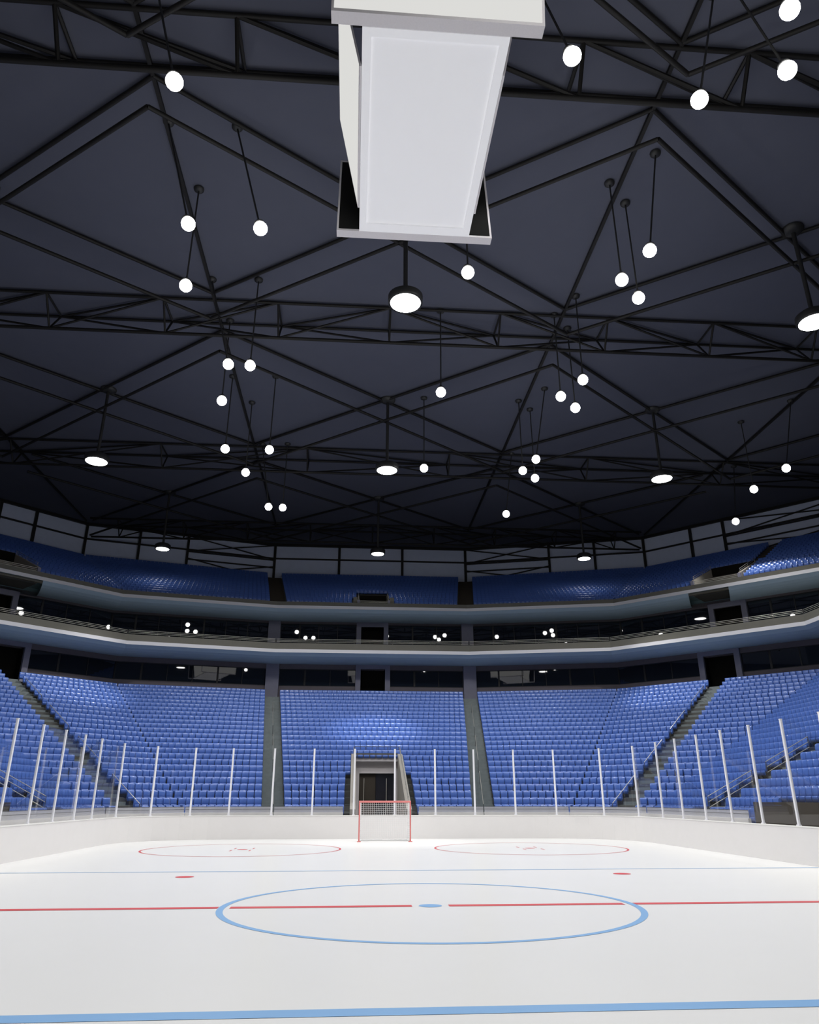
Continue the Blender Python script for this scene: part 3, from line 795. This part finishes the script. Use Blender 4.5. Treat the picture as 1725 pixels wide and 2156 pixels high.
# cross braces in each roof bay, two layers
BX = [(-34.0, -11.65), (-11.65, 11.75), (11.75, 34.0), (-52.0, -34.0), (34.0, 52.0)]
BY = [(-10.0, 3.7, 'bay in front of the nearest truss', 3.7, -10.0), (7.0, 22.5, 'bay between nearest and second truss', 22.6, 7.0), (26.6, 44.6, 'bay between second and third truss', 44.8, 26.3), (48.2, 66.2, 'bay behind the third truss', 66.0, 48.0)]
for bi, (x0, x1) in enumerate(BX):
    for y0, y1, w_, yb1, yb0 in BY:
        if bi > 2 and y1 > 60: continue
        c = ((x0 + x1) / 2, (y0 + y1) / 2)
        t = thing('roof_cross_brace', f'crossed black roof tubes in two layers, {("left", "middle", "right", "far left", "far right")[bi]} {w_}', 'brace', (c[0], c[1], ZTp), 'cross braces under the roof')
        if y1 > 60: x0, x1 = max(x0, -33.1), min(x1, 33.1)
        for z, ya, yb_, nm in ((ZR - .13, y0, y1, 'upper_tube'), (30.95, yb0, yb1, 'lower_tube')):
            MB().tube((x0, ya, z), (x1, yb_, z), .115, 8).build(nm, M['steel'], t)
            MB().tube((x1, ya, z + (.0 if z > 31 else .0)), (x0, yb_, z), .115, 8).build(nm, M['steel'], t)

# ------------------------------------------------------------------ lamps
ZLAMP = 26.55
def spot(p, d, watts, cone=132, blend=.35, r=.3):
    l = bpy.data.lights.new('lamp_light', 'SPOT'); l.energy = watts; l.spot_size = math.radians(cone); l.spot_blend = blend
    l.shadow_soft_size = r; l.color = (1, .99, .97)
    o = bpy.data.objects.new('lamp_light', l); COL.objects.link(o); o.location = p
    o.rotation_euler = Vector(d).to_track_quat('-Z', 'Y').to_euler(); return o
PW_BIG, PW_SMALL = 1080, 450
def flood(x, y, label, lit=True):
    t = thing('pendant_floodlight', label, 'lamp', (x, y, ZR), 'large drum lamps hung from the roof')
    MB().lathe((x, y, ZR - .30), [(0, 0), (.30, 0), (.60, .16), (.62, .30)], 24).build('ceiling_rose', M['housing'], t)
    MB().tube((x, y, ZLAMP + .35), (x, y, ZR - .2), .12, 10).build('hanging_rod', M['housing'], t)
    rh = .92 if lit else .80
    MB().lathe((x, y, ZLAMP), [(rh - .14, .02), (rh - .02, -.02), (rh, .10), (rh, .42), (rh - .18, .56), (.12, .62), (0, .62)], 28).build('drum_housing', M['housing'], t)
    n_ = 28; rl = .80 if lit else .66; MB().add([(x + rl * math.cos(2 * math.pi * k / n_), y + rl * math.sin(2 * math.pi * k / n_), ZLAMP - .005) for k in range(n_)], [tuple(range(n_ - 1, -1, -1))]).build('glowing_lens', M['glow'] if lit else M['dimglow'], t)
    if lit: spot((x, y, ZLAMP - .35), (0, 0, -1), PW_BIG, r=.3)
bigrows = [(14.3, 'over the bay nearest the scoreboard'), (35.63, 'over the second roof bay'), (57.2, 'over the farthest roof bay before the back wall')]
for y, w_ in bigrows:
    for x, sd in ((-22.2, 'left'), (.4, 'middle'), (22.95, 'right')): flood(x, y, f'large drum lamp, {sd} one {w_}', y < 50)
for y in (-3.2, -24.0):  # unseen drum lamps, added to light the near ice
    for x, sd in ((-22.2, 'left'), (22.95, 'right')): flood(x, y, f'large drum lamp {("beside the scoreboard", "behind the camera")[y < -10]}, {sd} side, unseen, added outside the frame')
flood(.4, -24.0, 'large drum lamp behind the camera, middle, unseen, added outside the frame')

small = {
 'left': [(-10.5, 2.36, -8.91, 2.08), (-8.24, 9.59, -6.62, 9.35), (-11.55, 9.54, -9.87, 9.3), (-10.89, 13.77, -10.89, 13.72), (-11.48, 21.28, -9.85, 20.95), (-8.53, 21.1, -8.56, 21.0),
          (-11.0, 25.6, -10.95, 25.4), (-11.9, 32.9, -11.87, 32.65), (-8.53, 32.65, -8.58, 32.55), (-10.9, 36.92, -10.91, 36.86), (-10.89, 44.67, -9.85, 44.25), (-8.55, 44.45, -8.6, 44.36)],
 'middle': [(3.78, .44, 5.31, .03), (3.36, 11.75, 3.33, 11.65), (3.40, 23.42, 3.31, 23.26), (3.36, 35.1, 3.31, 34.99)],
 'right': [(12.05, -2.0, 12.05, -2.12), (11.65, .32, 13.18, -.01), (12.19, 1.6, 10.55, 1.38), (12.91, 9.61, 11.77, 9.45), (11.2, 11.7, 11.17, 11.63), (12.54, 13.03, 12.53, 12.97), (12.1, 21.2, 12.0, 21.1),
           (11.2, 23.3, 11.16, 23.2), (12.53, 24.75, 12.53, 24.6), (12.94, 32.91, 11.78, 32.7), (11.26, 35.0, 11.22, 34.86), (12.53, 36.35, 12.54, 36.25), (12.71, 44.97, 11.78, 44.42)],
 'far right': [(33.82, 33.27, 31.95, 32.85), (31.53, 37.17, 31.56, 37.13), (35.4, 46.2, 33.8, 44.75)],
 'far left': [(-31.5, 12.0, -31.5, 12.0), (-33.0, 23.0, -33.0, 23.0), (-31.5, 35.0, -33.9, 33.0)],
 'near': [(-10.9, -8, -10.9, -8), (-8.6, -18, -8.6, -18), (11.3, -12, 11.3, -12), (12.5, -20, 12.5, -20), (3.4, -10, 3.4, -10), (3.4, -21, 3.4, -21)],  # unseen globes beside and behind the camera, added to brighten the near ice
}
for grp, lst in small.items():
    lst = sorted(lst, key=lambda a: px((a[2], a[3], ZLAMP))[1] if a[3] > -12 else a[3])
    for k, (rx, ry, lx, ly) in enumerate(lst):
        lab = f'small globe lamp on thin rod, {ordn(k + 1)} from the top in the {grp} lamp column'
        if grp in ('near', 'far left'): lab = f'small unseen globe lamp outside the frame, {grp} group, {ordn(k + 1)} along'
        a = Vector((rx, ry, ZR - .1)); b = Vector((lx, ly, ZLAMP)); ax = (a - b).normalized()
        t = thing('pendant_globe_lamp', lab, 'lamp', (rx, ry, ZR), 'small globe lamps hung from the roof')
        MB().lathe((rx, ry, ZR - .18), [(0, 0), (.12, 0), (.26, .08), (.28, .18)], 16).build('ceiling_rose', M['housing'], t)
        MB().tube(b + ax * .5, a, .045, 6).build('hanging_rod', M['housing'], t)
        MB().lathe(b, [(.20, .27), (.24, .29), (.22, .36), (.10, .46), (.05, .54), (0, .54)], 16, axis=ax).build('cap', M['housing'], t)
        prof_ = [(.32 * math.sin(math.pi * j / 10), .32 * -math.cos(math.pi * j / 10)) for j in range(0, 9)]
        MB().lathe(b, prof_, 16, axis=ax).build('glowing_globe', M['glow'], t)
        spot(b - ax * .55, (0, 0, -1), PW_SMALL, r=.2)
for a, b, wt, cn in (((3.31, 34.99, 25.9), (.1, 44, 7.5), 5200, 26), ((3.31, 23.26, 25.9), (.2, 24.2, 0), 2200, 26), ((-9.85, 44.25, 25.9), (-26.5, 46.3, 9.0), 4200, 30),
                     ((11.78, 44.42, 25.9), (27.5, 45.3, 9.0), 4200, 30), ((33.8, 44.75, 25.9), (34.5, 37, 10.5), 700, 40)):
    spot(a, Vector(b) - Vector(a), wt, cn, .9)

# ------------------------------------------------------------------ scoreboard
zb, zt = 21.6, 25.8; tilt = .78
sb = thing('scoreboard', 'white four sided scoreboard cube hanging over centre ice with blank lit screens', 'scoreboard', (0, 0, ZR))
MB().box((0, -.15, 23.9), (4.06, 7.7, 4.4)).build('housing_box', M['box'], sb)
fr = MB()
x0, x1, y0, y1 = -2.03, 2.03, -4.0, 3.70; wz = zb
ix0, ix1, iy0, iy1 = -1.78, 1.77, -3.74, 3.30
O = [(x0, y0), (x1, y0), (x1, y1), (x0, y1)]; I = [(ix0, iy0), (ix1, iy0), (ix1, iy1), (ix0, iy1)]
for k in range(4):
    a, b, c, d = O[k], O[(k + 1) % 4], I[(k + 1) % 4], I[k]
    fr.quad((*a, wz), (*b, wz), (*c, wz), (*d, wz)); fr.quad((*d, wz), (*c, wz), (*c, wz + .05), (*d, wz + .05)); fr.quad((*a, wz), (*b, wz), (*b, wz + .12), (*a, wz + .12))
fr.build('underside_border', M['added_underglow'], sb)
MB().quad((ix0, iy0, wz + .048), (ix1, iy0, wz + .048), (ix1, iy1, wz + .048), (ix0, iy1, wz + .048)).build('underside_panel', M['added_underglow'], sb)
def panel(c, half, rz, th=.36, e=.07):
    """screen panel leaning outwards at the top; c = middle of its lower inner edge"""
    ca, sa = math.cos(rz), math.sin(rz)
    W_ = lambda x, o_, z: (c[0] + x * ca + o_ * sa, c[1] + x * sa - o_ * ca, z)   # o_ = outward
    def slab(xa, xb, o0, o1, ta, tb):
        z_ = lambda t: zb + (zt - zb) * t
        vs = []
        for t in (ta, tb):
            for x, o_ in ((xa, o0), (xb, o0), (xb, o1), (xa, o1)): vs.append(W_(x, o_ + tilt * t, z_(t)))
        return MB().add(vs, [(3, 2, 1, 0), (4, 5, 6, 7), (0, 1, 5, 4), (1, 2, 6, 5), (2, 3, 7, 6), (3, 0, 4, 7)])
    f = MB(); g_ = .015
    for a in ((-half, half, 0, th, 0, .022), (-half, half, 0, th, .978, 1), (-half, -half + e, 0, th, .022, .978), (half - e, half, 0, th, .022, .978)):
        m_ = slab(*a); f.add(m_.v, m_.f)
    p_ = f.build('screen_frame', M['boxframe'], sb)
    slab(-half + e, half - e, .01, th - .03, .022, .978).build('screen_back', M['boxback'], p_)
    slab(-half + e, half - e, th - .028, th - .006, .022, .978).build('lit_screen', M['screen'], p_)
panel((0.02, -4.02), 2.88, 0)
panel((0.02, 3.70), 2.88, math.pi)
panel((-2.035, -.15), 2.70, -math.pi / 2, th=.06, e=.012)
panel((2.035, -.15), 2.70, math.pi / 2, th=.06, e=.012)
for x in (-1.2, 1.2):
    for y in (-2.0, 2.0): MB().tube((x, y, 26.0), (x, y, ZR), .06, 8).build('hanging_rod', M['steel'], sb)

# ------------------------------------------------------------------ world and view
w = bpy.data.worlds.new('world'); SC.world = w; w.use_nodes = True
w.node_tree.nodes['Background'].inputs[0].default_value = (.5, .6, .8, 1); w.node_tree.nodes['Background'].inputs[1].default_value = .012
vs_ = SC.view_settings
vs_.view_transform = 'Standard'; vs_.look = 'None'; vs_.gamma = 1.0; vs_.use_curve_mapping = False
vs_.exposure = 1.33
SC.cycles.transparent_max_bounces = 24; SC.cycles.max_bounces = 8; SC.cycles.diffuse_bounces = 4; SC.cycles.glossy_bounces = 3
SC.cycles.use_denoising = True; SC.cycles.sample_clamp_indirect = 4
